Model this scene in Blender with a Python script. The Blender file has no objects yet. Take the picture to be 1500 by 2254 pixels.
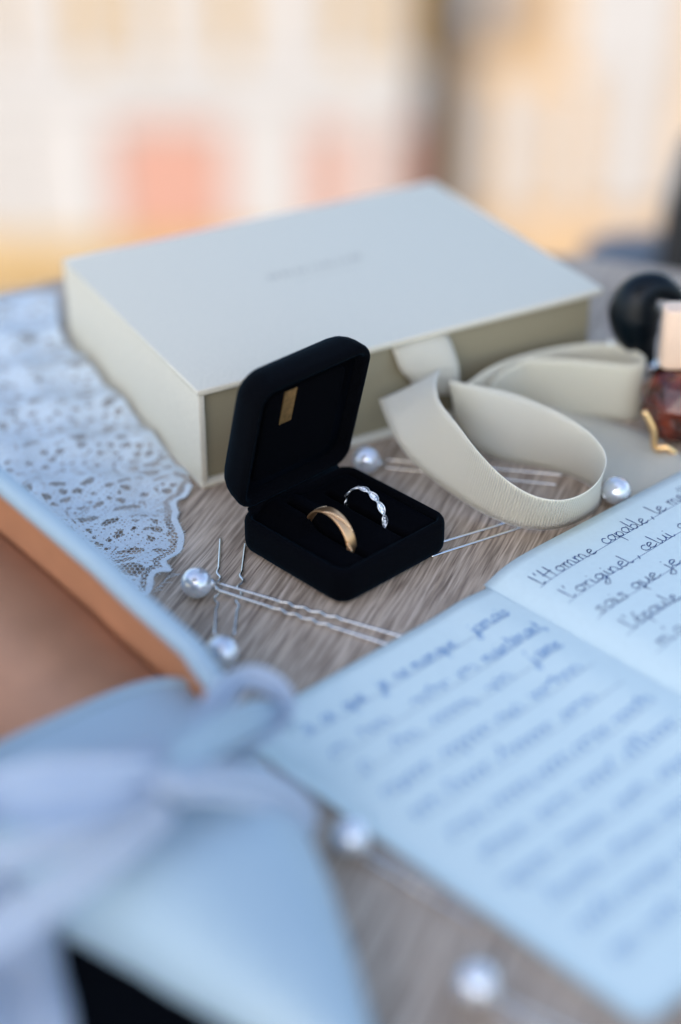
import bpy, math, random
import numpy as np
from mathutils import Vector
random.seed(7); rng = np.random.default_rng(7)
S = bpy.context.scene
col = S.collection
CM = 0.01
sin, cos, pi, rad = math.sin, math.cos, math.pi, math.radians

# ------------------------------------------------------------------ camera
FPX = 4000.0; PITCH = rad(32.0); DIST = 62.0            # calibrated against the photograph (1500 x 2254)
cp, sp = cos(PITCH), sin(PITCH)
CAM = np.array([0, -DIST * cp, DIST * sp])              # centimetres; origin on the table top
cR = np.array([1, 0, 0.]); cF = np.array([0, cp, -sp]); cU = np.array([0, sp, cp])
cam = bpy.data.cameras.new('camera'); camo = bpy.data.objects.new('camera', cam); col.objects.link(camo)
camo.location = CAM * CM; camo.rotation_euler = (pi / 2 - PITCH, 0, 0)
cam.sensor_fit = 'VERTICAL'; cam.sensor_height = 36; cam.lens = 36 * FPX / 2254
cam.clip_start = 0.02; cam.clip_end = 500
cam.dof.use_dof = True; cam.dof.focus_distance = 0.596; cam.dof.aperture_fstop = 2.4; cam.dof.aperture_blades = 0
S.camera = camo

def ray(px, py): return (px - 750) * cR + (1127 - py) * cU + FPX * cF
def at(px, py, z=0.0):                                   # photo point on the horizontal plane z (cm)
    r = ray(px, py); return CAM + (z - CAM[2]) / r[2] * r
def aty(px, py, y):                                      # photo point on the vertical plane y (cm)
    r = ray(px, py); return CAM + (y - CAM[1]) / r[1] * r

# ------------------------------------------------------------------ world, sun, exposure
SUN_EL, SUN_AZ = rad(43), rad(-22)                       # the sun stands behind the viewer, a little to the left
w = bpy.data.worlds.new('World'); S.world = w; w.use_nodes = True
nt = w.node_tree; bg = nt.nodes['Background']
sky = nt.nodes.new('ShaderNodeTexSky'); sky.sky_type = 'NISHITA'; sky.sun_disc = False
sky.sun_elevation = SUN_EL; sky.sun_rotation = pi + SUN_AZ * -1
sky.air_density = 1.0; sky.dust_density = 1.6; sky.ozone_density = 0.0
nt.links.new(sky.outputs[0], bg.inputs[0]); bg.inputs[1].default_value = 0.15
sd_ = bpy.data.lights.new('sun', 'SUN'); sd_.energy = 2.0; sd_.angle = rad(0.5); sd_.color = (1, 0.93, 0.82)
so = bpy.data.objects.new('sun', sd_); col.objects.link(so)
dv = Vector((sin(-SUN_AZ) * cos(SUN_EL), cos(SUN_AZ) * cos(SUN_EL), -sin(SUN_EL)))
so.rotation_euler = dv.to_track_quat('-Z', 'Y').to_euler()
S.view_settings.view_transform = 'Standard'; S.view_settings.look = 'None'
S.view_settings.exposure = 1.32; S.view_settings.gamma = 1

# ------------------------------------------------------------------ materials
def mat(name, base=(.8, .8, .8), rough=.5, metal=0, **kw):
    m = bpy.data.materials.new(name); m.use_nodes = True
    b = m.node_tree.nodes['Principled BSDF']
    b.inputs['Base Color'].default_value = (*base, 1); b.inputs['Roughness'].default_value = rough
    b.inputs['Metallic'].default_value = metal
    for k, v in kw.items():
        k = k.replace('_', ' ')
        b.inputs[k].default_value = v
    return m
def N(m, t, **kw):
    n = m.node_tree.nodes.new(t)
    for k, v in kw.items():
        if hasattr(n, k): setattr(n, k, v)
        else: n.inputs[k].default_value = v
    return n
def Lk(m, a, b): m.node_tree.links.new(a, b)
def varied(m, base, scale, amount=.12, bump=0.0, stretch=(1, 1, 1), dist=.0005, detail=6):
    """procedural colour variation and fine relief in object space"""
    b = m.node_tree.nodes['Principled BSDF']
    tc = N(m, 'ShaderNodeTexCoord'); mp = N(m, 'ShaderNodeMapping'); mp.inputs['Scale'].default_value = stretch
    n = N(m, 'ShaderNodeTexNoise'); n.inputs['Scale'].default_value = scale; n.inputs['Detail'].default_value = detail
    r = N(m, 'ShaderNodeValToRGB')
    r.color_ramp.elements[0].position = .3; r.color_ramp.elements[1].position = .7
    r.color_ramp.elements[0].color = (*[c * (1 - amount) for c in base], 1)
    r.color_ramp.elements[1].color = (*[min(1, c * (1 + amount)) for c in base], 1)
    Lk(m, tc.outputs['Object'], mp.inputs[0]); Lk(m, mp.outputs[0], n.inputs['Vector'])
    Lk(m, n.outputs['Fac'], r.inputs[0]); Lk(m, r.outputs[0], b.inputs['Base Color'])
    if bump:
        bp = N(m, 'ShaderNodeBump'); bp.inputs['Strength'].default_value = bump; bp.inputs['Distance'].default_value = dist
        Lk(m, n.outputs['Fac'], bp.inputs['Height']); Lk(m, bp.outputs[0], b.inputs['Normal'])
    return m

def wood_material():
    m = mat('oak_laminate', (.4, .34, .28), .55)
    b = m.node_tree.nodes['Principled BSDF']
    tc = N(m, 'ShaderNodeTexCoord')
    rot = N(m, 'ShaderNodeMapping'); rot.inputs['Rotation'].default_value = (0, 0, rad(21))
    Lk(m, tc.outputs['Object'], rot.inputs[0])
    wn = N(m, 'ShaderNodeTexNoise'); wn.inputs['Scale'].default_value = 28; wn.inputs['Detail'].default_value = 3
    Lk(m, rot.outputs[0], wn.inputs['Vector'])
    ws = N(m, 'ShaderNodeVectorMath', operation='SCALE'); ws.inputs['Scale'].default_value = .0014
    Lk(m, wn.outputs['Color'], ws.inputs[0])
    ad = N(m, 'ShaderNodeVectorMath', operation='ADD'); Lk(m, rot.outputs[0], ad.inputs[0]); Lk(m, ws.outputs[0], ad.inputs[1])
    def fib(sx, sy, det, off=0):
        mp = N(m, 'ShaderNodeMapping'); mp.inputs['Scale'].default_value = (sx, sy, 1); mp.inputs['Location'].default_value = (off, off, 0)
        n = N(m, 'ShaderNodeTexNoise'); n.inputs['Scale'].default_value = 1; n.inputs['Detail'].default_value = det; n.inputs['Roughness'].default_value = .6
        Lk(m, ad.outputs[0], mp.inputs[0]); Lk(m, mp.outputs[0], n.inputs['Vector']); return n.outputs['Fac']
    fine = fib(1150, 40, 3); mid = fib(420, 11, 4, 3.1); big = fib(50, 5, 3, 7.7); pore = fib(820, 30, 2, 11.3)
    def ramp(src, p0, c0, p1, c1):
        r = N(m, 'ShaderNodeValToRGB'); e = r.color_ramp.elements
        e[0].position = p0; e[0].color = (*c0, 1); e[1].position = p1; e[1].color = (*c1, 1)
        Lk(m, src, r.inputs[0]); return r.outputs[0]
    def mul(a, c, f=1.0, mode='MULTIPLY'):
        x = N(m, 'ShaderNodeMix', data_type='RGBA', blend_type=mode); x.inputs['Factor'].default_value = f
        Lk(m, a, x.inputs['A']); Lk(m, c, x.inputs['B']); return x.outputs['Result']
    c = ramp(mid, .32, (.37, .29, .215), .68, (.585, .485, .385))
    c = mul(c, ramp(fine, .36, (.50, .46, .43), .6, (1.12, 1.1, 1.08)))
    c = mul(c, ramp(pore, .34, (.35, .30, .27), .43, (1, 1, 1)), .9)
    c = mul(c, ramp(big, .3, (.86, .84, .82), .7, (1.1, 1.1, 1.1)), .8)
    kn = fib(22, 3.2, 2, 21.7)
    c = mul(c, ramp(kn, .30, (.80, .76, .72), .46, (1, 1, 1)), .8)
    Lk(m, c, b.inputs['Base Color'])
    bp = N(m, 'ShaderNodeBump'); bp.inputs['Strength'].default_value = .7; bp.inputs['Distance'].default_value = .00025
    mx = N(m, 'ShaderNodeMath', operation='MINIMUM'); Lk(m, fine, mx.inputs[0]); Lk(m, pore, mx.inputs[1])
    Lk(m, mx.outputs[0], bp.inputs['Height']); Lk(m, bp.outputs[0], b.inputs['Normal'])
    return m

def grosgrain(name, base, pitch=.10):
    """ribbed ribbon: UV x runs along the ribbon in centimetres"""
    m = mat(name, base, .62, Sheen_Weight=.5, Sheen_Roughness=.4)
    b = m.node_tree.nodes['Principled BSDF']
    uv = N(m, 'ShaderNodeUVMap'); sx = N(m, 'ShaderNodeSeparateXYZ'); Lk(m, uv.outputs[0], sx.inputs[0])
    k = N(m, 'ShaderNodeMath', operation='MULTIPLY'); k.inputs[1].default_value = 2 * pi / pitch; Lk(m, sx.outputs[0], k.inputs[0])
    s = N(m, 'ShaderNodeMath', operation='SINE'); Lk(m, k.outputs[0], s.inputs[0])
    ab = N(m, 'ShaderNodeMath', operation='GREATER_THAN'); ab.inputs[1].default_value = .42       # a flat selvedge along both edges
    cv = N(m, 'ShaderNodeMath', operation='SUBTRACT'); cv.inputs[1].default_value = .5; Lk(m, sx.outputs[1], cv.inputs[0])
    av = N(m, 'ShaderNodeMath', operation='ABSOLUTE'); Lk(m, cv.outputs[0], av.inputs[0])
    sel = N(m, 'ShaderNodeMath', operation='LESS_THAN'); sel.inputs[1].default_value = .475; Lk(m, av.outputs[0], sel.inputs[0])
    h = N(m, 'ShaderNodeMath', operation='MULTIPLY'); Lk(m, s.outputs[0], h.inputs[0]); Lk(m, sel.outputs[0], h.inputs[1])
    bp = N(m, 'ShaderNodeBump'); bp.inputs['Strength'].default_value = .9; bp.inputs['Distance'].default_value = .00025
    Lk(m, h.outputs[0], bp.inputs['Height']); Lk(m, bp.outputs[0], b.inputs['Normal'])
    cr = N(m, 'ShaderNodeValToRGB'); e = cr.color_ramp.elements
    mr = N(m, 'ShaderNodeMapRange'); mr.inputs[1].default_value = -1; mr.inputs[2].default_value = 1; Lk(m, h.outputs[0], mr.inputs[0])
    e[0].color = (*[c * .82 for c in base], 1); e[1].color = (*base, 1); Lk(m, mr.outputs[0], cr.inputs[0])
    Lk(m, cr.outputs[0], b.inputs['Base Color'])
    tr = N(m, 'ShaderNodeBsdfTranslucent'); tr.inputs['Color'].default_value = (*[c * .9 for c in base], 1)
    mx = N(m, 'ShaderNodeMixShader'); mx.inputs[0].default_value = .22
    out = m.node_tree.nodes['Material Output']
    Lk(m, b.outputs[0], mx.inputs[1]); Lk(m, tr.outputs[0], mx.inputs[2]); Lk(m, mx.outputs[0], out.inputs[0])
    return m

def cloth(name, base, trans=.25, rough=.7, scale=900, bump=.3, amount=.05):
    m = mat(name, base, rough, Sheen_Weight=.15)
    varied(m, base, scale, amount, bump, dist=.0002, detail=2)
    b = m.node_tree.nodes['Principled BSDF']
    tr = N(m, 'ShaderNodeBsdfTranslucent'); tr.inputs['Color'].default_value = (*base, 1)
    mx = N(m, 'ShaderNodeMixShader'); mx.inputs[0].default_value = trans
    out = m.node_tree.nodes['Material Output']
    Lk(m, b.outputs[0], mx.inputs[1]); Lk(m, tr.outputs[0], mx.inputs[2]); Lk(m, mx.outputs[0], out.inputs[0])
    return m

M = {}
M['wood'] = wood_material()
M['paper_box'] = varied(mat('cream_paper_board', (.655, .615, .50), .6), (.655, .615, .50), 900, .05, .25, dist=.0001)
M['tray'] = varied(mat('cream_tray_board', (.27, .235, .15), .6), (.27, .235, .15), 1400, .03, .12, dist=.0001)
M['foil'] = mat('dull_foil_print', (.46, .42, .35), .45, .2)
M['ribbon'] = grosgrain('cream_grosgrain', (.97, .92, .76))
M['ribbon2'] = grosgrain('ivory_grosgrain', (.95, .90, .72))
vb = (.0012, .0016, .0028)
M['velvet'] = varied(mat('black_velvet', vb, .95, Sheen_Weight=.06, Sheen_Roughness=.3, Sheen_Tint=(.12, .45, .75, 1), Specular_IOR_Level=.05),
                     vb, 2600, .5, .9, dist=.00025, detail=3)
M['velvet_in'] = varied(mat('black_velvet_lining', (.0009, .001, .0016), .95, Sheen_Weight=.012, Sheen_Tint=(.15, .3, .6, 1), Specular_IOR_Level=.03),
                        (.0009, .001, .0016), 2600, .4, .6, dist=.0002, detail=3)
M['label'] = varied(mat('gold_label', (.55, .34, .14), .35, .9), (.55, .34, .14), 700, .25, .1, dist=.0001)
M['gold'] = varied(mat('rose_gold', (.80, .47, .24), .42, 1), (.80, .47, .24), 900, .04, .06, stretch=(1, 1, 6), dist=.00005)
M['gold_bead'] = mat('polished_rose_gold', (1.0, .76, .48), .10, 1)
M['silver'] = mat('rhodium_silver', (.86, .88, .90), .16, 1)
M['wire'] = mat('hairpin_steel', (.80, .80, .78), .22, 1)
M['diamond'] = mat('diamond', (.93, .95, 1.0), .03, .15, IOR=2.4, Coat_Weight=.6)
M['pearl'] = mat('pearl', (.70, .74, .80), .20, .6, Coat_Weight=.6, Coat_Roughness=.08, Subsurface_Weight=.15, Specular_IOR_Level=.7, Sheen_Weight=.2)
M['pearl'].node_tree.nodes['Principled BSDF'].inputs['Subsurface Scale'].default_value = .002
M['dark'] = mat('dark_hole', (.01, .01, .012), .5)
M['page'] = varied(mat('white_paper', (.60, .71, .70), .65), (.60, .71, .70), 500, .02, .1, dist=.00008)
M['page_edge'] = varied(mat('page_block', (.66, .66, .68), .8), (.66, .66, .68), 600, .15, .2, stretch=(.2, .2, 12))
M['cover'] = mat('kraft_cover', (.50, .46, .42), .7)
M['ink'] = varied(mat('blue_ink', (.002, .038, .15), .45), (.002, .038, .15), 300, .4)
M['ink_thin'] = mat('faded_blue_ink', (.006, .17, .46), .5)
M['rule'] = mat('ruled_line_ink', (.02, .09, .24), .6)
M['lace'] = cloth('white_lace_thread', (.76, .85, .90), .25, .8, 1500, .6, .12)
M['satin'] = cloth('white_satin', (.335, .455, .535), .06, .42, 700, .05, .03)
M['tulle'] = cloth('white_organza', (.62, .70, .80), .40, .5, 500, .1, .04)
M['leather'] = varied(mat('tan_insole_leather', (.50, .25, .135), .5), (.50, .25, .135), 60, .10, .1)
M['lining'] = varied(mat('brown_lining_leather', (.44, .20, .10), .5), (.44, .20, .10), 60, .10, .1)
M['sole'] = mat('dark_outsole', (.02, .018, .018), .6)
M['gap_black'] = varied(mat('gap_shade_black', (.0015, .002, .003), .9, Specular_IOR_Level=.03), (.0015, .002, .003), 900, .3, .3)  # near-black tone imitates the shade in the gap beside the shoe
M['black_gloss'] = mat('black_lacquer', (.001, .004, .007), .34, 0, Specular_IOR_Level=.22)
M['glass'] = mat('clear_glass', (.93, .93, .97), .03, 0, Transmission_Weight=1.0, IOR=1.35)
M['amber'] = varied(mat('amber_glass', (.10, .012, .006), .14, 0, Coat_Weight=.4, Specular_IOR_Level=.5), (.10, .016, .006), 150, .95, .5, dist=.002)
M['peach'] = varied(mat('peach_enamel', (.80, .58, .42), .35), (.80, .58, .42), 60, .05)
M['gold_wire'] = mat('yellow_gold_trim', (.95, .62, .30), .25, 1)

def sheer(m, f):
    out = m.node_tree.nodes['Material Output']; src = out.inputs[0].links[0].from_socket
    tb = N(m, 'ShaderNodeBsdfTransparent'); mx = N(m, 'ShaderNodeMixShader'); mx.inputs[0].default_value = f
    Lk(m, src, mx.inputs[1]); Lk(m, tb.outputs[0], mx.inputs[2]); Lk(m, mx.outputs[0], out.inputs[0])
sheer(M['tulle'], .30)

# ------------------------------------------------------------------ object helpers (all lengths in cm)
def thing(name, label, cat, loc=(0, 0, 0), group=None, kind=None):
    o = bpy.data.objects.new(name, None); col.objects.link(o); o.location = Vector(loc) * CM
    o.empty_display_size = .01
    return tag(o, label, cat, group, kind)
def tag(o, label=None, cat=None, group=None, kind=None):
    if label: o['label'] = label
    if cat: o['category'] = cat
    if group: o['group'] = group
    if kind: o['kind'] = kind
    return o
def world_of(p):
    v = Vector((0, 0, 0))
    while p is not None: v = v + p.location; p = p.parent
    return v
def mk(name, V, F, m, parent=None, smooth=True, uv=None, origin=None, kind=None, label=None):
    """one mesh object; V in world cm"""
    V = np.asarray(V, dtype=float) * CM
    pw = world_of(parent)
    if origin is None: o0 = np.array(V.mean(axis=0)) if parent is None else np.array(pw)
    else: o0 = np.array(origin, dtype=float) * CM
    me = bpy.data.meshes.new(name)
    me.from_pydata([tuple(v) for v in (V - o0)], [], [tuple(int(i) for i in f) for f in F])
    if smooth: me.polygons.foreach_set('use_smooth', [True] * len(me.polygons))
    if uv is not None:
        l = me.uv_layers.new(name='UVMap'); idx = np.zeros(len(me.loops), dtype=int); me.loops.foreach_get('vertex_index', idx)
        l.data.foreach_set('uv', np.asarray(uv)[idx].ravel())
    me.materials.append(m); me.update()
    o = bpy.data.objects.new(name, me); col.objects.link(o)
    o.parent = parent; o.location = Vector(o0) - pw
    if kind: o['kind'] = kind
    if label: o['label'] = label
    return o
class G:
    """collects geometry"""
    def __init__(s): s.V = []; s.F = []; s.n = 0; s.uv = []
    def add(s, V, F, uv=None):
        V = np.asarray(V, float); s.V.append(V); s.F += [tuple(i + s.n for i in f) for f in F]; s.n += len(V)
        if uv is not None: s.uv.append(np.asarray(uv, float))
        return s
    def build(s, name, m, parent=None, **k):
        return mk(name, np.vstack(s.V), s.F, m, parent, uv=(np.vstack(s.uv) if s.uv else None), **k)
def loft(rings, close=True, caps=(True, True)):
    n = len(rings[0]); V = np.vstack(rings); F = []
    for i in range(len(rings) - 1):
        for j in range(n if close else n - 1):
            k = (j + 1) % n; F.append((i * n + j, i * n + k, (i + 1) * n + k, (i + 1) * n + j))
    if caps[0]: F.append(tuple(range(n - 1, -1, -1)))
    if caps[1]: F.append(tuple(range((len(rings) - 1) * n, len(rings) * n)))
    return V, F
def rrect(hx, hy, r, n=6):
    """rounded rectangle outline, 2D"""
    P = []
    for k, (sx, sy) in enumerate(((1, 1), (-1, 1), (-1, -1), (1, -1))):
        for i in range(n + 1):
            a = k * pi / 2 + i / n * pi / 2
            P.append((sx * (hx - r) + r * cos(a), sy * (hy - r) + r * sin(a)))
    return np.array(P)
def catmull(P, n=8, closed=False):
    P = np.asarray(P, float); out = []
    m = len(P)
    idx = range(m) if closed else range(m - 1)
    for i in idx:
        g = lambda k: P[k % m] if closed else P[min(max(k, 0), m - 1)]
        p0, p1, p2, p3 = g(i - 1), g(i), g(i + 1), g(i + 2)
        for t in np.arange(n) / n:
            out.append(.5 * ((2 * p1) + (-p0 + p2) * t + (2 * p0 - 5 * p1 + 4 * p2 - p3) * t * t + (-p0 + 3 * p1 - 3 * p2 + p3) * t ** 3))
    if not closed: out.append(P[-1])
    return np.array(out)
def tube(P, r, n=8, closed=False, caps=True):
    P = np.asarray(P, float); m = len(P); rr = np.broadcast_to(np.asarray(r, float), (m,))
    T = np.array([(P[(i + 1) % m] - P[i - 1]) if closed else (P[min(i + 1, m - 1)] - P[max(i - 1, 0)]) for i in range(m)])
    T /= np.linalg.norm(T, axis=1)[:, None] + 1e-12
    u = np.cross(T[0], (0, 0, 1.)); 
    if np.linalg.norm(u) < .1: u = np.cross(T[0], (1., 0, 0))
    rings = []
    for i in range(m):
        u = u - T[i] * (u @ T[i]); u /= np.linalg.norm(u); v = np.cross(T[i], u)
        rings.append(np.array([P[i] + rr[i] * (cos(a) * u + sin(a) * v) for a in np.arange(n) * 2 * pi / n]))
    if closed: return loft(rings + [rings[0]], True, (False, False))
    return loft(rings, True, (caps, caps))
def sphere(c, r, nu=32, nv=18, sc=(1, 1, 1)):
    rings = []
    for i in range(1, nv):
        a = pi * i / nv
        rings.append(np.array([(c[0] + sc[0] * r * sin(a) * cos(b), c[1] + sc[1] * r * sin(a) * sin(b), c[2] - sc[2] * r * cos(a)) for b in np.arange(nu) * 2 * pi / nu]))
    V, F = loft(rings, True, (False, False)); n = len(V)
    V = np.vstack([V, [(c[0], c[1], c[2] - r * sc[2]), (c[0], c[1], c[2] + r * sc[2])]])
    k = (nv - 2) * nu
    for j in range(nu): F.append((n, (j + 1) % nu, j)); F.append((n + 1, k + j, k + (j + 1) % nu))
    return V, F
def box(x0, x1, y0, y1, z0, z1, M3=None):
    V = np.array([(x, y, z) for x in (x0, x1) for y in (y0, y1) for z in (z0, z1)], float)
    F = [(0, 1, 3, 2), (4, 6, 7, 5), (0, 4, 5, 1), (2, 3, 7, 6), (0, 2, 6, 4), (1, 5, 7, 3)]
    if M3 is not None: V = M3(V)
    return V, F
def bbox(hx, hy, z0, z1, b=.04, r=.08, M3=None):
    """box with softened edges, centred on local x,y"""
    rings = []
    for z, i in ((z0, b), (z0 + b * .3, b * .3), (z0 + b, 0), (z1 - b, 0), (z1 - b * .3, b * .3), (z1, b)):
        q = rrect(hx - i, hy - i, max(r - i, .01), 3); rings.append(np.c_[q, np.full(len(q), z)])
    V, F = loft(rings)
    if M3 is not None: V = M3(V)
    return V, F
def frame2(ox, oy, ang):
    c, s = cos(ang), sin(ang)
    return lambda V: np.c_[ox + V[:, 0] * c - V[:, 1] * s, oy + V[:, 0] * s + V[:, 1] * c, V[:, 2]]
def strip(B, T, thick=.03, nw=6, bow=0.0, sub=8, pleat=0.0):
    """cloth band between two edge paths (bottom B, top T); returns V,F,uv with real thickness"""
    B = catmull(B, sub); T = catmull(T, sub); m = len(B)
    mid = (B + T) / 2; L = np.r_[0, np.cumsum(np.linalg.norm(np.diff(mid, axis=0), axis=1))]
    D = np.gradient(mid, axis=0); Nn = np.cross(D, T - B); Nn /= np.linalg.norm(Nn, axis=1)[:, None] + 1e-9
    A = []; UV = []
    for j in range(nw + 1):
        t = j / nw; A.append(B + (T - B) * t + Nn * (bow * (1 - (2 * t - 1) ** 2) + pleat * sin(t * pi * 5))); UV.append(np.c_[L, np.full(m, t)])
    A = np.array(A)                                   # (nw+1, m, 3)
    V = np.vstack([(A + Nn * thick / 2).reshape(-1, 3), (A - Nn * thick / 2).reshape(-1, 3)])
    U = np.vstack([np.vstack(UV)] * 2); n = (nw + 1) * m; F = []
    f = lambda j, i, s: s * n + j * m + i
    for j in range(nw):
        for i in range(m - 1):
            F.append((f(j, i, 0), f(j, i + 1, 0), f(j + 1, i + 1, 0), f(j + 1, i, 0)))
            F.append((f(j, i, 1), f(j + 1, i, 1), f(j + 1, i + 1, 1), f(j, i + 1, 1)))
    for i in range(m - 1):
        F.append((f(0, i, 0), f(0, i, 1), f(0, i + 1, 1), f(0, i + 1, 0)))
        F.append((f(nw, i, 0), f(nw, i + 1, 0), f(nw, i + 1, 1), f(nw, i, 1)))
    for j in range(nw):
        F.append((f(j, 0, 0), f(j + 1, 0, 0), f(j + 1, 0, 1), f(j, 0, 1)))
        F.append((f(j, m - 1, 0), f(j, m - 1, 1), f(j + 1, m - 1, 1), f(j + 1, m - 1, 0)))
    return V, F, U

# ------------------------------------------------------------------ the place: terrace, added sun-blocking canopy behind the viewer, square below
GROUND = -1290.0
def plain(name, base, rough=.85, scale=2.0, amount=.1, bump=.2):
    return varied(mat(name, base, rough), base, scale, amount, bump, dist=.01)
M['plaza'] = plain('plaza_paving', (.235, .19, .15), scale=.6)
M['plaster'] = plain('pale_plaster', (.35, .33, .315), scale=1.2, amount=.06)
M['plaster_y'] = plain('yellow_plaster', (.34, .225, .085), scale=1.0, amount=.10)
M['plaster_p'] = plain('peach_plaster', (.40, .28, .165), scale=1.0, amount=.12)
M['white_stone'] = plain('white_stone', (.355, .345, .34), scale=2.5, amount=.05)
M['door'] = plain('salmon_door_paint', (.37, .20, .155), .6, 3, .1, .05)
M['brown'] = plain('alley_shade_brown', (.10, .075, .06), .7, 3, .1, .05)  # shade of the gap between the buildings, put into the colour
M['brown_light'] = plain('taupe_shutter_paint', (.20, .15, .11), .7, 3, .1, .05)
M['iron'] = plain('dark_iron', (.018, .02, .024), .6, 4, .1, .05)
M['terrace'] = plain('terrace_tile', (.30, .28, .26), .7, 12, .1)
M['own_wall'] = plain('terrace_wall_plaster', (.50, .47, .42), .9, 6, .08)
M['canvas'] = cloth('blocker_canvas', (.70, .66, .58), .1, .9, 60, .2)
M['slate'] = cloth('slate_cushion', (.10, .125, .155), 0.0, .9, 300, .3)
M['chair_black'] = mat('black_chair_frame', (.006, .007, .009), .6)

V, F = box(-9000, 9000, -400, 14000, GROUND - 40, GROUND); mk('plaza', V, F, M['plaza'], kind='structure', smooth=False)
V, F = box(-500, 500, -175, 130, -95, -75); mk('terrace_floor', V, F, M['terrace'], kind='structure', smooth=False)
ps = thing('blocker', 'canvas parasol on a pole behind the viewer, added unseen to shade the terrace table', 'blocker', (-120, -215, -75))
pcx, pcy, pcz = -62, -168, 205  # added unseen canopy, sized to block the sun yet let in open sky
for k in range(8):
    a0_, a1_ = k * pi / 4, (k + 1) * pi / 4; V = []
    for t in np.linspace(0, 1, 7):
        for u_ in np.linspace(0, 1, 5):
            a = a0_ + (a1_ - a0_) * u_; r_ = 105 * t * (1 - .06 * sin(u_ * pi) * t)
            V.append((pcx + r_ * cos(a), pcy + r_ * sin(a), pcz + 34 * (1 - t ** 1.3) - 2.5 * sin(u_ * pi) * t))
    F = [(i * 5 + j, (i + 1) * 5 + j, (i + 1) * 5 + j + 1, i * 5 + j + 1) for i in range(6) for j in range(4)]
    pn = mk('canopy_panel', V, F, M['canvas'], ps); smd = pn.modifiers.new('t', 'SOLIDIFY'); smd.thickness = .002
    V, F = tube([(pcx + 4 * cos(a0_), pcy + 4 * sin(a0_), pcz + 30), (pcx + 103 * cos(a0_), pcy + 103 * sin(a0_), pcz - 1.5)], .8, 6); mk('rib', V, F, M['iron'], ps)
V, F = tube([(pcx, pcy, -75), (pcx, pcy, pcz + 38)], 2.2, 14); mk('pole', V, F, M['iron'], ps)
V, F = tube([(pcx, pcy, -75), (pcx, pcy, -68)], 26, 24); mk('base', V, F, M['iron'], ps)
V, F = box(-500, 500, -175, 130, GROUND, -95); tag(mk('terrace_block', V, F, M['own_wall'], smooth=False), 'plastered storeys carrying the terrace above the square', 'building')

YF = 2800.0
def fx(px, py=300, Y=YF): return aty(px, py, Y)[0]
def fz(py, Y=YF): return aty(750, py, Y)[2]
def slab(name, m, parent, px0, px1, py0, py1, d0, d1, Y=YF, label=None):
    """box on a facade: photo columns px0..px1, heights py0..py1, from d0 to d1 cm proud of the wall plane"""
    ref = (py0 + py1) / 2 if py0 > -200 else 100
    V, F = box(fx(px0, 300, Y), fx(px1, 300, Y), Y - d1, Y - d0, fz(py1, Y) if py1 < 900 else GROUND, fz(py0, Y))
    return mk(name, V, F, m, parent, smooth=False, label=label)
b1 = thing('arcaded_building', 'pale sunlit building with white pilasters and salmon doors, far behind the keepsake box', 'building', (fx(300), YF, GROUND))
slab('wall', M['plaster'], b1, -420, 915, 140, 999, -500, 0)
slab('upper_wall', M['plaster_y'], b1, -420, 915, -620, 140, -500, 0)
slab('cornice', M['white_stone'], b1, -420, 918, 138, 205, 0, 22)
slab('string_course', M['white_stone'], b1, -420, 917, 205, 262, 0, 12)
slab('cornice', M['white_stone'], b1, -420, 925, -640, -600, 0, 60)
for x0, x1, y0 in ((-330, -160, -300), (-130, 5, -260), (30, 185, -230), (248, 318, -260), (355, 490, -240), (545, 740, -300), (795, 868, -240)):
    wn = slab('window', M['white_stone'], b1, x0, x1, y0, 118, 0, 10)
    xm = (x0 + x1) / 2
    slab('pane', M['plaster'], wn, x0 + 14, xm - 5, y0 + 20, 104, 10, 12); slab('pane', M['plaster'], wn, xm + 5, x1 - 14, y0 + 20, 104, 10, 12)
    slab('sill', M['white_stone'], wn, x0 - 8, x1 + 8, 118, 132, 0, 18)
for x0, x1 in ((-300, -180), (-60, 20), (60, 235), (515, 665), (790, 850)):
    slab('pilaster', M['white_stone'], b1, x0, x1, 262, 520, 0, 14)
for x0, x1 in ((252, 497), (684, 772), (862, 912)):
    d = slab('door', M['door'], b1, x0, x1, 282, 520, 0, 5)
    xm = (x0 + x1) / 2
    slab('door_panel', M['door'], d, x0 + 12, xm - 4, 300, 395, 5, 8); slab('door_panel', M['door'], d, xm + 4, x1 - 12, 300, 395, 5, 8)
    slab('door_panel', M['door'], d, x0 + 12, xm - 4, 410, 505, 5, 8); slab('door_panel', M['door'], d, xm + 4, x1 - 12, 410, 505, 5, 8)
slab('plinth', M['plaster_y'], b1, -420, 915, 522, 999, 0, 20)
b2 = thing('peach_building', 'peach and cream building with pale pilasters right of the dark drainpipe', 'building', (fx(1250), YF, GROUND))
slab('wall', M['plaster_p'], b2, 1000, 2300, -640, 999, -520, -20)
for x0, x1 in ((1055, 1112), (1158, 1232), (1300, 1380), (1400, 1485), (1620, 1700)):
    slab('pilaster', M['white_stone'], b2, x0, x1, 190 if x0 < 1290 else -400, 470, -20, 0)
for x0, x1 in ((1005, 1165),):
    wn = slab('window', M['brown_light'], b2, x0, x1, -330, 110, -20, -12)
    slab('pane', M['white_stone'], wn, x0 + 30, x0 + 70, -300, 60, -12, -9)
slab('window', M['white_stone'], b2, 1250, 1460, -300, 160, -20, -8); slab('plinth', M['plaster_p'], b2, 1000, 2300, 500, 999, -20, -8)
gp = thing('alley_shade_panel', 'added dark brown gate closing the gap between the two buildings', 'panel', (fx(940), YF, GROUND))
slab('shade_panel', M['brown'], gp, 917, 968, -600, 999, -60, -40); slab('panel_rail', M['iron'], gp, 917, 968, 120, 150, -40, -34)  # dark brown panel imitates the shade of the narrow gap
pole = thing('street_pole', 'tall dark pole standing in front of the alley between the buildings', 'pole', (fx(984), YF - 30, GROUND))
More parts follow.
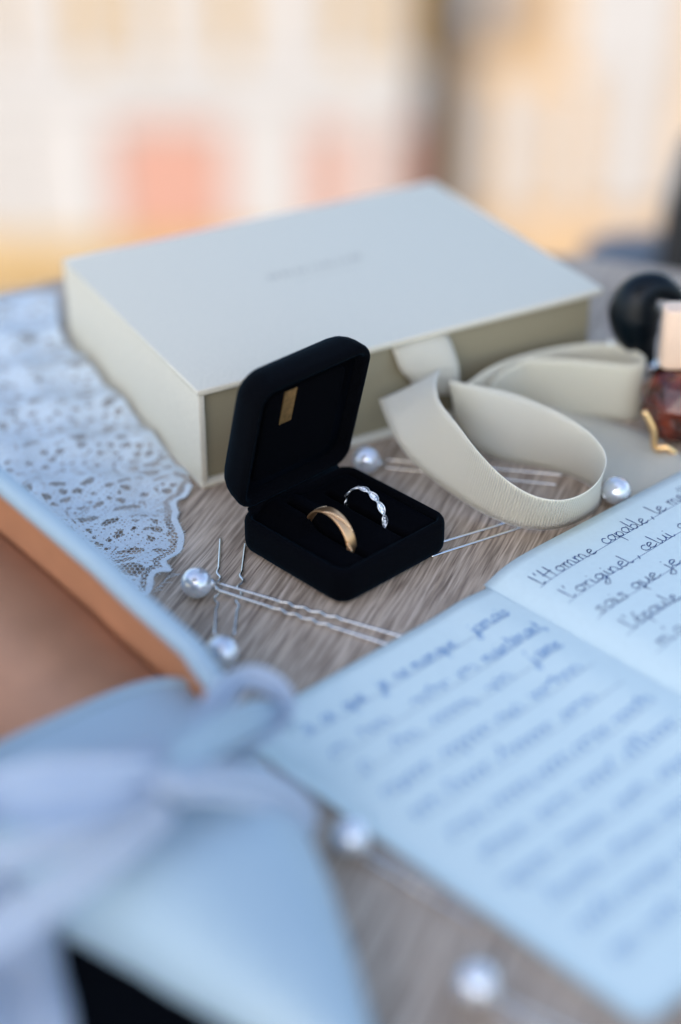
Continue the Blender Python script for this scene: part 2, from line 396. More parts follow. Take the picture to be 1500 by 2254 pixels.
xp = fx(984, 300, YF - 30); V, F = tube([(xp, YF - 30, GROUND), (xp, YF - 30, GROUND + 300), (xp, YF - 30, 200)], [22, 19, 18], 12); mk('shaft', V, F, M['iron'], pole)
V, F = tube([(xp, YF - 30, GROUND), (xp, YF - 30, GROUND + 40)], 22, 12); mk('base', V, F, M['iron'], pole)

# stool beyond the table, right
ch = thing('terrace_stool', 'black stool with slate grey seat pad, blurred beyond the table at the right edge', 'stool', (27, 53, -75))
mv = lambda x, y: (lambda V: frame2(x, y, rad(6))(V))
V, F = bbox(12, 4.6, -17.5, -13.4, 1.8, 3, mv(27, 53)); mk('seat_pad', V, F, M['slate'], ch)
V, F = bbox(13, 6.5, -19.5, -17.1, .6, 3, mv(28, 53)); mk('seat', V, F, M['chair_black'], ch)
B_ = [(20.6, 46, -14), (20.9, 46.2, -10), (21.8, 46.6, -6), (24, 47, -3.2), (30, 48, -2), (40, 49, -2)]
V, F = loft([np.array([(x - 1.6, y, z + .8) for x, y, z in B_] + [(40, 49, -19), (21.5, 46, -19)]), np.array([(x - 1.6, y + 3, z + .8) for x, y, z in B_] + [(40, 52, -19), (21.5, 49, -19)])]); mk('backrest', V, F, M['chair_black'], ch, smooth=False)
for x_, y_ in ((18, 49), (38, 49), (18, 58), (38, 60)):
    V, F = tube(np.array([(x_, y_, -75.), (x_, y_, -19)]), 1.2, 8); mk('leg', V, F, M['chair_black'], ch)

# ------------------------------------------------------------------ table
tb = thing('round_table', 'round table with grey brown oak grain laminate top, everything stands on it', 'table', (2, -8, -75))
ang = np.arange(128) * 2 * pi / 128
def disc(r, z): return np.c_[2 + r * np.cos(ang), -8 + r * np.sin(ang), np.full(128, z)]
V, F = loft([disc(30.2, -2.4), disc(30.6, -2.2), disc(30.7, -1.8), disc(30.7, -.3), disc(30.6, -.08), disc(30.35, 0)])
top = mk('tabletop', V, F, M['wood'], tb, origin=(2, -8, 0)); 
for p in top.data.polygons:
    if len(p.vertices) > 4: p.use_smooth = False
V, F = tube([(2, -8, -72), (2, -8, -2.5)], 3.5, 20); mk('pedestal', V, F, M['iron'], tb)
V, F = loft([disc(21, -75), disc(21, -73.5), disc(4, -71)]); mk('foot', V, F, M['iron'], tb)

# ------------------------------------------------------------------ keepsake box (book style box with magnetic lid)
KA = rad(29.0); kf = np.array([-4.82, 1.46])
kc = kf + 16.8 / 2 * np.array([cos(KA), sin(KA)]) + 12.3 / 2 * np.array([-sin(KA), cos(KA)])
kl = frame2(kc[0], kc[1], KA)                                # local x along the front (right) face, y back
kb = thing('keepsake_box', 'large cream white keepsake box with closed lid standing behind the black ring box', 'box', (kc[0], kc[1], 0))
hx, hy, H = 8.4, 6.15, 3.88
V, F = bbox(hx, hy, H - .24, H, .05, .08, kl); mk('lid', V, F, M['paper_box'], kb)
V, F = bbox(hx, hy, 0.0, .22, .05, .08, kl); mk('bottom_board', V, F, M['paper_box'], kb)
V, F = bbox(.12, hy - .02, .222, H - .242, .03, .04, lambda V: kl(V + np.array([-hx + .14, 0, 0]))); mk('spine_board', V, F, M['paper_box'], kb)
V, F = bbox(hx - .34, hy - .28, .223, H - .243, .04, .08, lambda V: kl(V + np.array([.0, 0, 0]))); mk('tray', V, F, M['tray'], kb)
# faint illegible foil print on the lid: two rows of tiny marks, drawn as relief
g = G()
def lid_mark(x, y, dx, dy, t=.042):
    a = math.atan2(dy, dx); L = math.hypot(dx, dy)
    c, s = cos(a), sin(a); q = np.array([(0, -t), (L, -t), (L, t), (0, t)])
    P = np.c_[x + q[:, 0] * c - q[:, 1] * s, y + q[:, 0] * s + q[:, 1] * c]
    Vb = np.vstack([np.c_[P, np.full(4, H + .0005)], np.c_[P, np.full(4, H + .006)]])
    g.add(kl(Vb), [(4, 5, 6, 7), (0, 1, 5, 4), (1, 2, 6, 5), (2, 3, 7, 6), (3, 0, 4, 7)])
lc = at(705, 590, H)[:2] - kc; lx = lc[0] * cos(KA) + lc[1] * sin(KA); ly = -lc[0] * sin(KA) + lc[1] * cos(KA)
x = lx - 2.1
while x < lx + 2.1:
    k = rng.integers(3); h = .5 if rng.random() < .25 else .34
    lid_mark(x, ly, .02, h); 
    if k: lid_mark(x, ly + h * .5, .17, .12 * (k - 1) + .05)
    if k == 2: lid_mark(x + .17, ly, 0, h * .6)
    x += .3
x = lx - 1.3
while x < lx + 1.3: lid_mark(x, ly - .55, .09, .12, .02); x += .2
g.build('foil_print', M['foil'], kb, smooth=False, kind='stuff')
# wrapped paper seams along the short ends of the lid and a few scuffs
for yy_ in (-hy + .55,):
    V, F = box(-hx + .06, hx - .06, yy_, yy_ + .012, H + .0004, H + .003, kl); mk('paper_crease', V, F, M['paper_box'], kb, smooth=False)
# ribbon tab coming out under the lid at the front
B = [aty(px, py, 0) * 0 for px, py in ()]
def face_pt(al, z, out): 
    e = np.array([cos(KA), sin(KA)]); n = np.array([sin(KA), -cos(KA)]); p = kf + e * al + n * (out - .28); return np.array([p[0], p[1], z])
B = [face_pt(7.7, 3.62, .02), face_pt(7.75, 3.3, .25), face_pt(7.95, 2.7, .35), face_pt(8.35, 2.2, .3), face_pt(8.6, 1.7, .25)]
T = [face_pt(10.0, 3.62, .02), face_pt(10.05, 3.2, .4), face_pt(10.1, 2.6, .75), face_pt(10.15, 1.9, .8), face_pt(10.1, 1.3, .6)]
V, F, U = strip(B, T, .03, 8, .12); mk('ribbon_tab', V, F, M['ribbon'], kb, uv=U)

# ------------------------------------------------------------------ loose ribbons
def edge_pairs(R, Wd=2.3):
    B, T = [], []
    for bx, by, bz, tx, ty in R:
        b = at(bx, by, bz); zs = np.arange(-.5, 8, .02); P = np.array([at(tx, ty, z) for z in zs]); d = np.linalg.norm(P - b, axis=1) - Wd
        k = np.where(d[:-1] * d[1:] < 0)[0]
        T.append(P[k[-1]] if len(k) else P[np.argmin(np.abs(d))]); B.append(b)
    return np.array(B), np.array(T)
R1 = [(1010, 945, .6, 990, 838), (1040, 985, .3, 1050, 850), (1100, 1015, .1, 1115, 860), (1200, 1030, 0, 1200, 892), (1280, 1058, 0, 1280, 935), (1320, 1085, 0, 1328, 980),
      (1325, 1115, 0, 1341, 1020), (1290, 1145, 0, 1310, 1075), (1230, 1168, 0, 1250, 1105), (1160, 1166, .1, 1180, 1098), (1090, 1145, .2, 1115, 1060), (1020, 1105, .4, 1055, 1000),
      (950, 1055, .7, 1005, 930), (890, 1000, 1.1, 965, 885), (855, 935, 1.6, 957, 845), (835, 880, 2., 970, 813)]
B, T = edge_pairs(R1)
for arr in (B, T):                                          # ease the path a little
    arr[1:-1] = arr[1:-1] * .7 + (arr[:-2] + arr[2:]) * .15
B[:, 2] = np.maximum(B[:, 2], .04); T[:, 2] = np.maximum(T[:, 2], .1)
V, F, U = strip(B, T, .028, 8, .06)
tag(mk('ribbon', V, F, M['ribbon'], uv=U), 'cream ribbed grosgrain ribbon curled in a wide loop right of the black ring box', 'ribbon')
far = [(1020, 972), (1065, 938), (1140, 906), (1250, 882), (1340, 880), (1392, 898), (1408, 918), (1375, 928), (1300, 920), (1210, 914), (1140, 916)]
B = [at(x, y, .04) for x, y in far]; T = [b + np.array([0.05, .15, 2.27]) for b in B]
T[0] = B[0] + np.array([-.2, .4, 1.9]);
for (bx, by, bz, tx, ty, tz) in ((1085, 930, .2, 1080, 850, 1.9), (1075, 965, .12, 1130, 900, 1.0), (1180, 992, .06, 1240, 893, .35), (1260, 1030, .05, 1305, 915, .12), (1350, 1072, .05, 1420, 955, .10), (1440, 1120, .05, 1510, 1008, .3), (1530, 1175, .05, 1585, 1060, .5)):
    B.append(at(bx, by, bz)); T.append(at(tx, ty, tz))
V, F, U = strip(B, T, .028, 8, .03)
tag(mk('ribbon', V, F, M['ribbon2'], uv=U), 'second ivory ribbon standing in a blurred loop behind, its tail lying towards the perfume bottle', 'ribbon')

# ------------------------------------------------------------------ black velvet ring box
rc = np.array([.13, -2.35]); ru = np.array([.722, .692]); rv = np.array([.692, -.722]); a0 = 2.5
def rb(V):                                                   # local (u, v, z) -> world
    V = np.atleast_2d(V); return np.c_[rc[0] + V[:, 0] * ru[0] + V[:, 1] * rv[0], rc[1] + V[:, 0] * ru[1] + V[:, 1] * rv[1], V[:, 2]]
rbx = thing('ring_box', 'open black velvet ring box holding a gold and a diamond ring', 'ring box', (rc[0], rc[1], 0))
ZR = 1.34
prof = [(.34, 0.0), (.20, .05), (.09, .14), (.02, .28), (0, .45), (0, 1.10), (.03, 1.22), (.09, 1.31), (.16, ZR), (.22, 1.31), (.26, 1.22), (.27, 1.0)]
rings = []
for ins, z in prof:
    q = rrect(a0 - ins, a0 - ins, max(.62 - ins, .1), 8); rings.append(np.c_[q, np.full(len(q), z)])
V, F = loft(rings, True, (True, False)); mk('base', rb(V), F, M['velvet'], rbx)
# pad with two slots, one for each ring
n = 90; c = np.linspace(-2.235, 2.235, n); U_, V_ = np.meshgrid(c, c, indexing='ij')
Z = 1.13 + .05 * np.cos(U_ * pi / 1.75) ** 2
for us in (-.95, .80): Z -= .30 * np.exp(-((U_ - us) / .085) ** 2) * (np.abs(V_ - .2) < 1.9)
Z += .42 / (1 + np.exp((V_ + .35) / .12)) * np.exp(-((U_ + .95) / .75) ** 4) * (V_ > -2.3)
ed = np.maximum(np.abs(U_), np.abs(V_)); Z -= .10 * np.clip((ed - 1.95) / .28, 0, 1) ** 2
P = np.c_[U_.ravel(), V_.ravel(), Z.ravel()]
Fq = [(i * n + j, (i + 1) * n + j, (i + 1) * n + j + 1, i * n + j + 1) for i in range(n - 1) for j in range(n - 1)]
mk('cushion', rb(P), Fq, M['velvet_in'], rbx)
# lid, leaning a little forward over the base
th = rad(14); wd = np.array([0, sin(th), cos(th)]); dd = np.array([0, -cos(th), sin(th)])      # (u, v, z) directions
hinge = np.array([0, -2.36, ZR + .02])
def ld(V): V = np.atleast_2d(V); return rb(hinge + V[:, :1] * np.array([1, 0, 0.]) + V[:, 1:2] * wd + V[:, 2:3] * dd)
rings = []
for ins, d in [(.27, .50), (.26, .12), (.22, .03), (.16, 0), (.09, .03), (.03, .12), (0, .24), (0, .62), (.03, .85), (.12, 1.08), (.28, 1.27), (.50, 1.42), (.85, 1.54), (1.4, 1.62)]:
    q = rrect(a0 - ins, a0 - ins, max(.62 + .30 * min(1, max(0, d)) - ins * .6, .15), 8); rings.append(np.c_[q[:, 0], (q[:, 1] + a0) * 1.03 - .02, np.full(len(q), d)])
V, F = loft(rings, True, (False, True)); ol = mk('lid', ld(V), F, M['velvet'], rbx)
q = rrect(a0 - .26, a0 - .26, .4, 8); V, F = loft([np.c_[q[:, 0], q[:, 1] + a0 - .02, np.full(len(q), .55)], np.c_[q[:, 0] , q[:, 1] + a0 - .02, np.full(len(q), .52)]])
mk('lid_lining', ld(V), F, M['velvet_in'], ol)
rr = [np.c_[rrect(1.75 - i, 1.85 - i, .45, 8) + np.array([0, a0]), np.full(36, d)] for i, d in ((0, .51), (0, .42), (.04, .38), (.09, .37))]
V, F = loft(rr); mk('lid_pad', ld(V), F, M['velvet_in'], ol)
V, F = box(-1.02, -.50, 2.95, 4.3, .340, .366); mk('gold_label', ld(V), F, M['label'], ol, smooth=False)
V, F = tube(rb(np.array([(-2.0, -2.42, ZR - .02), (2.0, -2.42, ZR - .02)])), .10, 10); mk('hinge', V, F, M['velvet'], rbx)

# ------------------------------------------------------------------ rings
def ringpt(u0, v0, z0, R, th, w): return rb((u0 + w, v0 + R * cos(th), z0 + R * sin(th)))[0]
gu, gv, gz, gR, hw = -.95, .34, 1.05, 1.02, .20
t = thing('gold_ring', 'wide rose gold wedding band with beaded diagonal rows in the front slot', 'ring', rb((gu, gv, gz))[0])
def chan(a, wv):
    """depth of the engraved diagonal channels at angle a, width position wv"""
    sN = (wv + hw) / (2 * hw); best = 0
    for k in range(-1, 5):
        th0 = rad(97 + 76 * (k - 1)); d = (a - (th0 - rad(66) * sN)) * gR
        d = (d + pi * gR) % (2 * pi * gR) - pi * gR
        half = .062 * (1 - abs(2 * sN - 1) ** 4)
        best = max(best, 1 - (abs(d) * .33 / max(half, .001)) ** 6)
    return max(0, best)
rings = []; NT = 420
top_ = [(wv, .024 - .026 * (wv / hw) ** 2) for wv in np.linspace(-hw + .015, hw - .015, 21)]
sec = [(-hw, -.05), (-hw, -.015)] + top_ + [(hw, -.015), (hw, -.05), (hw - .03, -.075), (0, -.085), (-hw + .03, -.075)]
for i in range(NT):
    a = i / NT * 2 * pi
    rings.append(np.array([ringpt(gu, gv, gz, gR + dr - (.036 * chan(a, wv) if 2 <= q_ < 23 else 0), a, wv) for q_, (wv, dr) in enumerate(sec)]))
V, F = loft(rings + [rings[0]], True, (False, False)); mk('band', V, F, M['gold'], t)
g = G()
for k in range(5):
    th0 = rad(97 + 76 * (k - 1) if k < 3 else 97 + 76 * (k - 1))
    for row in (-1, 1):
        for i in range(18):
            s = (i + .5 * (row > 0)) / 17.5; half = .5 * (1 - abs(2 * s - 1) ** 3)
            if row and half < .12: continue
            aa = th0 - rad(66) * s + row * .075 * half * 2; ww = -hw + .02 + (2 * hw - .04) * s + row * .0 * half * 2
            if abs(ww) > hw - .01: continue
            rr_ = gR + .006 - .026 * (ww / hw) ** 2
            g.add(*sphere(ringpt(gu, gv, gz, rr_ + .008, aa, ww), .027, 8, 6))
g.build('beading', M['gold_bead'], t, kind='stuff')

du, dv_, dz, dR = .80, .17, 1.15, .90
t = thing('diamond_ring', 'slim white gold ring of marquise diamond links in the rear slot', 'ring', rb((du, dv_, dz))[0])
V, F = tube(np.array([ringpt(du, dv_, dz, dR - .05, a, 0) for a in np.arange(80) * 2 * pi / 80]), .028, 8, closed=True); mk('band', V, F, M['silver'], t)
NL = 12
for k in range(NL):
    a = 2 * pi * k / NL + .10
    wide = .125; ha = pi / NL * 1.0
    P = [ringpt(du, dv_, dz, dR, a + ha * cos(q), wide * sin(q) * abs(sin(q)) ** .5) for q in np.arange(28) * 2 * pi / 28]
    lk = G(); lk.add(*tube(np.array(P), .017, 6, closed=True))
    for q in np.arange(30) * 2 * pi / 30:                    # milgrain edge
        lk.add(*sphere(ringpt(du, dv_, dz, dR + .016, a + ha * cos(q), wide * sin(q) * abs(sin(q)) ** .5), .011, 5, 4))
    P0 = [ringpt(du, dv_, dz, dR - .03, a + ha * .85 * cos(q), wide * .85 * sin(q)) for q in np.arange(12) * 2 * pi / 12]
    lk.add(np.array(P0), [tuple(range(12))])
    lo = lk.build('marquise_link', M['silver'], t)
    for off, rs in ((0, .062), (-.52, .036), (.52, .036)):
        c0 = ringpt(du, dv_, dz, 0, 0, 0); cc = ringpt(du, dv_, dz, dR, a + ha * off, 0); nrm = (cc - c0) / np.linalg.norm(cc - c0)
        e1 = np.cross(nrm, (0, 0, 1.)); e1 = e1 / (np.linalg.norm(e1) + 1e-9) if np.linalg.norm(e1) > .01 else np.array([1., 0, 0]); e2 = np.cross(nrm, e1)
        rg = lambda r, h, n=8, ph=0: np.array([cc + nrm * h + r * (cos(b) * e1 + sin(b) * e2) for b in np.arange(n) * 2 * pi / n + ph])
        V, F = loft([rg(rs * .3, -.03), rg(rs, .005), rg(rs * .8, .018, ph=.2), rg(rs * .5, .026)]); mk('diamond', V, F, M['diamond'], lo, smooth=False)

# ------------------------------------------------------------------ pearl hair pins
def pin(label, bead, up, lo, start, nwave=5, w0=.32, w1=.72, zb=.5, amp=.055):
    """bead centre (world), two prongs given as start/end, wavy in the middle"""
    t = thing('pearl_hair_pin', label, 'hair pin', (bead[0], bead[1], 0), 'pearl hair pins scattered on the table')
    V, F = sphere(bead, zb, 40, 24); mk('pearl', V, F, M['pearl'], t)
    st = np.array(start); ax = st - bead; ax /= np.linalg.norm(ax)
    V, F = tube([bead + ax * (zb - .06), bead + ax * (zb + .035)], [.17, .14], 16); mk('bead_cap', V, F, M['silver'], t)
    V, F = tube([bead + ax * (zb + .034), bead + ax * (zb + .045)], .095, 14); mk('bead_hole', V, F, M['dark'], t)
    neck = bead + ax * (zb + .02)
    for A_, B_ in (up, lo):
        A_, B_ = np.array(A_, float), np.array(B_, float); d = B_ - A_; L = np.linalg.norm(d); d /= L; sd2 = np.cross(d, (0, 0, 1.)); sd2 /= np.linalg.norm(sd2)
        P = [neck, neck * .6 + A_ * .4 + np.array([0, 0, .06]), A_]
        m = 90
        for i in range(1, m + 1):
            s = i / m; wv = 0
            if w0 < s < w1:
                q = (s - w0) / (w1 - w0); wv = amp * sin(q * nwave * 2 * pi) * min(1, 6 * q, 6 * (1 - q))
            P.append(A_ + d * L * s + sd2 * wv)
        P = np.vstack([catmull(np.array(P[:4]), 5)[:-1], np.array(P[3:])])
        V, F = tube(P, .05, 8); mk('prong', V, F, M['wire'], t)
def AP(x, y, z=.09): return at(x, y, z)
bA = at(433, 1283, .5)
pin('pearl hair pin in sharp focus with prongs running under the open notebook', bA,
    (AP(484, 1285, .20), AP(905, 1408, .05)), (AP(474, 1297, .17), AP(880, 1428, .05)), AP(470, 1283, .45), 4.5, .30, .68)
bB = at(490, 1435, .5)
pin('pearl hair pin with prongs pointing up, crossed by the sharp pin', bB,
    (AP(473, 1398, .06), AP(486, 1186, .05)), (AP(516, 1398, .06), AP(541, 1196, .05)), AP(493, 1392, .3), 3.0, .25, .68, amp=.075)
bC = at(806, 1012, .5)
pin('pearl hair pin between keepsake box and ring box hinge', bC,
    (AP(850, 1012, .05), AP(1240, 1046, .05)), (AP(850, 1030, .05), AP(1225, 1068, .05)), AP(842, 1022, .3), 4, .3, .65)
bD = at(1357, 1080, .5)
pin('pearl hair pin between the ribbon loop and the notebook top edge', bD,
    (AP(1325, 1088, .045), AP(955, 1199, .045)), (AP(1325, 1104, .045), AP(950, 1225, .045)), AP(1322, 1096, .3), 3, .1, .4)
bE = at(772, 1842, .5)
pin('pearl hair pin blurred beside the left page edge of the notebook', bE,
    (AP(812, 1872), AP(1075, 2005)), (AP(800, 1885), AP(1050, 2030)), AP(812, 1870, .3), 4, .3, .7)
bF = at(1050, 2165, .5)
pin('nearest and most blurred pearl hair pin, at the bottom edge of the picture', bF,
    (AP(1095, 2195), AP(1360, 2330)), (AP(1085, 2210), AP(1330, 2360)), AP(1095, 2196, .3), 4, .3, .7)

# ------------------------------------------------------------------ notebook
s0 = np.array([4.69, -4.92]); nsd = np.array([.681, -.732]); npl = np.array([-.732, -.681]); nsd /= np.linalg.norm(nsd); npl = np.array([nsd[1], -nsd[0]])
PW, PL = 10.5, 14.9
def page_z(q, p):
    """height of the page surface; p > 0 left page, p < 0 right page, q along the spine"""
    a = abs(p)
    if p >= 0: return .22 + .10 * math.exp(-((a - 1.2) / 1.0) ** 2) + .05 * a / PW * 0 - .14 * (1 - math.exp(-(a / .25) ** 2)) * 0 + .04 * sin(q * .35 + a * .3) * min(1, a)
    r = 1 - math.exp(-(a / .8) ** 1.4)
    return .22 + .42 * r - .025 * a + .03 * sin(q * .4) * min(1, a)
def npt(q, p, dz=0): x = s0 + nsd * q + npl * p; return np.array([x[0], x[1], page_z(q, p) + dz])
nb = thing('open_notebook', 'open notebook with white pages handwritten in blue French lines, lower right of the ring box', 'notebook', (s0[0], s0[1], 0))
def sheet(name, p0, p1, dz, q0, q1, m, thick=.012):
    nq, np_ = 36, 48; V = []; F = []
    r = .35
    for s in (0, 1):
        for i in range(nq + 1):
            for j in range(np_ + 1):
                t = j / np_; p = p0 + (p1 - p0) * (t ** 1.6 if abs(p0) < abs(p1) else t); q = q0 + (q1 - q0) * i / nq
                # rounded outer corners
                e = abs(p) - (max(abs(p0), abs(p1)) - r)
                if e > 0:
                    k = r - math.sqrt(max(0, r * r - min(e, r) ** 2))
                    q = min(max(q, q0 + k), q1 - k)
                V.append(npt(q, p, dz - s * thick))
    n = (nq + 1) * (np_ + 1); f = lambda i, j, s: s * n + i * (np_ + 1) + j
    for i in range(nq):
        for j in range(np_):
            F.append((f(i, j, 0), f(i + 1, j, 0), f(i + 1, j + 1, 0), f(i, j + 1, 0))); F.append((f(i, j, 1), f(i, j + 1, 1), f(i + 1, j + 1, 1), f(i + 1, j, 1)))
    for i in range(nq):
        for j in (0, np_): F.append((f(i, j, 0), f(i, j, 1), f(i + 1, j, 1), f(i + 1, j, 0)))
    for j in range(np_):
        for i in (0, nq): F.append((f(i, j, 0), f(i, j + 1, 0), f(i, j + 1, 1), f(i, j, 1)))
    return mk(name, V, F, m, nb)
PR = sheet('page', 0.0, -PW, 0, -.22, PL - .2, M['page']); PLf = sheet('page', 0.0, PW + .1, 0, 0, PL, M['page'])
sheet('page', .01, PW - .05, -.03, .05, PL + .05, M['page']); sheet('page', .02, PW + .02, -.06, -.02, PL - .03, M['page'])
sheet('page', .03, PW - .1, -.10, .03, PL + .02, M['page']); sheet('page', -.03, -PW - .04, -.04, -.15, PL - .1, M['page']); sheet('page', -.05, -PW + .06, -.09, -.18, PL - .15, M['page'])
def slabz(name, p0, p1, zt, zb, m):
    V = []
    for z in (zb, zt):
        for q, p in ((-.03, p0), (PL + .06, p0), (PL + .06, p1), (-.03, p1)): x = s0 + nsd * q + npl * p; V.append((x[0], x[1], z))
    mk(name, V, [(0, 3, 2, 1), (4, 5, 6, 7), (0, 1, 5, 4), (1, 2, 6, 5), (2, 3, 7, 6), (3, 0, 4, 7)], m, nb, smooth=False)
slabz('cover', -PW - .12, -.02, .045, .004, M['cover']); slabz('cover', .02, PW + .12, .045, .004, M['cover'])
V = [];
# handwriting ------------------------------------------------------
GL = {
 'a': (1.0, [[(.85, .8), (.5, 1), (.12, .6), (.2, .1), (.5, 0), (.85, .6), (.88, .95), (.85, .25), (1.0, 0), (1.15, .15)]]),
 'b': (.9, [[(.2, 2.1), (.15, 1), (.18, .1), (.5, 0), (.8, .4), (.6, .85), (.25, .7)]]),
 'c': (.8, [[(.75, .85), (.45, 1), (.1, .6), (.2, .1), (.55, 0), (.85, .2)]]),
 'd': (1.0, [[(.8, .8), (.45, 1), (.1, .5), (.35, 0), (.75, .4), (.9, 2.1)], [(.85, .6), (.88, .1), (1.05, .05)]]),
 'e': (.85, [[(.12, .45), (.55, .6), (.7, .85), (.45, 1.02), (.12, .6), (.2, .1), (.55, 0), (.95, .25)]]),
 'g': (.95, [[(.8, .8), (.45, 1), (.12, .6), (.35, .1), (.75, .5), (.85, .95), (.75, -.3), (.35, -1), (.1, -.75), (.6, -.2), (1.0, .2)]]),
 'h': (.95, [[(.2, 2.1), (.2, 1), (.18, 0)], [(.2, .6), (.5, 1), (.75, .7), (.78, .1), (1.0, .1)]]),
 'i': (.5, [[(.2, 1), (.2, .2), (.4, 0), (.6, .2)], [(.25, 1.5), (.32, 1.58)]]),
 'j': (.5, [[(.3, 1), (.3, -.4), (.05, -1), (-.25, -.7), (.2, -.2), (.6, .2)], [(.32, 1.5), (.4, 1.58)]]),
 'l': (.5, [[(.15, 2.1), (.18, 1), (.2, .2), (.38, 0), (.6, .2)]]),
 'm': (1.5, [[(.1, 1), (.15, .5), (.15, 0)], [(.15, .6), (.4, 1), (.62, .7), (.62, 0)], [(.62, .6), (.9, 1), (1.12, .7), (1.15, .15), (1.35, 0), (1.55, .15)]]),
 'n': (1.05, [[(.1, 1), (.15, .5), (.15, 0)], [(.15, .6), (.45, 1), (.7, .7), (.72, .15), (.9, 0), (1.1, .15)]]),
 'o': (.9, [[(.6, .95), (.3, .95), (.08, .5), (.3, 0), (.65, .15), (.78, .6), (.55, .98), (.75, .85), (.95, .85)]]),
 'p': (.95, [[(.15, 1), (.18, 0), (.2, -1)], [(.18, .6), (.5, 1), (.8, .6), (.6, .08), (.2, .2)]]),
 'q': (1.0, [[(.8, .8), (.45, 1), (.1, .6), (.25, .1), (.6, .2), (.85, .9), (.8, 0), (.8, -1)], [(.6, -.4), (1.0, -.1), (1.1, .1)]]),
 'r': (.7, [[(.12, 1), (.16, .5), (.16, 0)], [(.16, .55), (.4, .95), (.7, .9)]]),
 's': (.75, [[(.7, .85), (.4, 1), (.2, .78), (.5, .5), (.65, .25), (.35, 0), (.05, .15)]]),
 't': (.6, [[(.3, 1.8), (.28, .8), (.3, .15), (.5, 0), (.7, .2)], [(.05, 1.15), (.6, 1.2)]]),
 'u': (1.0, [[(.12, 1), (.12, .35), (.35, 0), (.7, .4), (.78, 1), (.78, .25), (.95, 0), (1.1, .15)]]),
 'v': (.9, [[(.1, 1), (.4, 0), (.75, 1), (.95, .9)]]),
 'H': (1.5, [[(.3, 2.1), (.2, 1.0), (.2, -.1)], [(1.0, 2.1), (.95, 1), (.95, -.1)], [(.0, .95), (1.2, 1.1)]]),
 'A': (1.3, [[(.1, 0), (.6, 2.0), (1.1, 0)], [(.25, .8), (1.1, .9)]]),
 "'": (.45, [[(.25, 2.1), (.15, 1.6)]]), ',': (.5, [[(.3, .15), (.1, -.5)]]), '.': (.4, [[(.15, 0), (.2, .05)]]), ' ': (.8, []),
}
ACC = {'é': ('e', [(.4, 1.35), (.75, 1.75)]), 'à': ('a', [(.3, 1.75), (.6, 1.35)]), 'è': ('e', [(.3, 1.75), (.6, 1.35)]), 'ê': ('e', [(.2, 1.3), (.5, 1.7), (.8, 1.3)])}
def strokes(txt):
    x = 0; out = []
    for chh in txt:
        if chh in ACC: wv, st = GL[ACC[chh][0]]; st = st + [ACC[chh][1]]
        else: wv, st = GL[chh]
        j = rng.normal(0, .035, 2)
        for s in st: out.append([(x + a + j[0], b + j[1] + rng.normal(0, .02)) for a, b in s])
        x += wv * (1 + rng.normal(0, .04))
    return out, x
def write(words, q, name, m, tw=.018, xh=.30):
    """words: list of (text, p start, p end) on the line at q; text runs towards smaller p, its top towards smaller q"""
    g = G()
    for txt, pa, pb in words:
        if txt is None:                                       # illegible joined-up word
            L = (pa - pb) / xh; t = np.linspace(0, 1, max(10, int(L * 9)))
            ph = rng.random() * 6
            xx = t * L + .25 * np.sin(t * L * 6.0 + ph); yy = .5 + .5 * np.sin(t * L * 6.0 + 1.4 + ph) * (1 + 0 * t)
            for _ in range(max(1, int(L / 3))):
                k = rng.random(); yy += (rng.choice([1.1, -.9, 1.0])) * np.exp(-((t - k) * L / .22) ** 2)
            ss = [list(zip(xx, yy))]; Wt = L; kx = 1
        else:
            ss, Wt = strokes(txt); kx = (pa - pb) / xh / Wt
        for s in ss:
            P2 = np.array(s) * np.array([kx, 1]) * xh
            P2 = catmull(P2, 5) if len(s) > 2 else P2
            if txt is None: P2 = P2
            dP = np.gradient(P2, axis=0); dn = np.c_[-dP[:, 1], dP[:, 0]]; dn /= np.linalg.norm(dn, axis=1)[:, None] + 1e-9
            wdt = tw * (1 + .25 * np.sin(np.arange(len(P2)) * .5))[:, None]
            Lf = P2 + dn * wdt; Rt = P2 - dn * wdt
            V = [npt(q - y, pa - x, .010) for x, y in np.vstack([Lf, Rt])]
            m_ = len(P2)
            g.add(V, [(i, i + 1, m_ + i + 1, m_ + i) for i in range(m_ - 1)])
    if g.n: g.build(name, m, nb, smooth=False)
def rule(q0, q1, pa, pb, m=None, hw_=.009):
    ps = np.linspace(pa, pb, 40); V = []; 
    for sgn in (-1, 1):
        for p in ps: t = (p - pa) / (pb - pa); V.append(npt(q0 + (q1 - q0) * t + sgn * hw_, p, .006))
    mk('ruled_line', V, [(i, i + 1, 41 + i, 40 + i) for i in range(39)], m or M['rule'], nb, smooth=False)
RQ = [1.38, 2.55, 3.71, 4.88, 6.05, 7.2, 8.4, 9.55, 10.7, 11.9, 13.1]
for i, q in enumerate(RQ): rule(q, q - .32, -.9, -9.9)
def sl(p): return 0
def wr(words, k): write(words, RQ[k] - .07, 'handwriting', M['ink'])
def wline(q_at, words, **kw):
    for wd_ in words:                                         # lines drift slightly up the page as they run
        write([wd_], q_at(wd_[1]), 'handwriting', M['ink'], **kw)
rq = lambda k: (lambda p: RQ[k] - .05 - .32 * (-.9 - p) / 9.0)
wline(rq(0), [("l'Homme", -1.0, -3.7), ('capable', -4.3, -6.5), (',', -6.7, -6.9), ('le', -7.05, -7.6), ('meilleur', -7.9, -10.1)])
wline(rq(1), [("l'originel", -1.1, -4.15), (',', -4.4, -4.6), ('celui', -4.9, -6.4), ('que', -6.9, -8.1)])
wline(rq(2), [('sais', -1.15, -2.5), ('que', -2.9, -4.15), ('je', -4.6, -5.3), (None, -5.9, -8.2)])
wline(rq(3), [("l'épaule", -1.2, -3.6), (None, -4.2, -6.5)])
wline(rq(4), [("m'a", -1.2, -2.4), (None, -2.9, -5.6)])
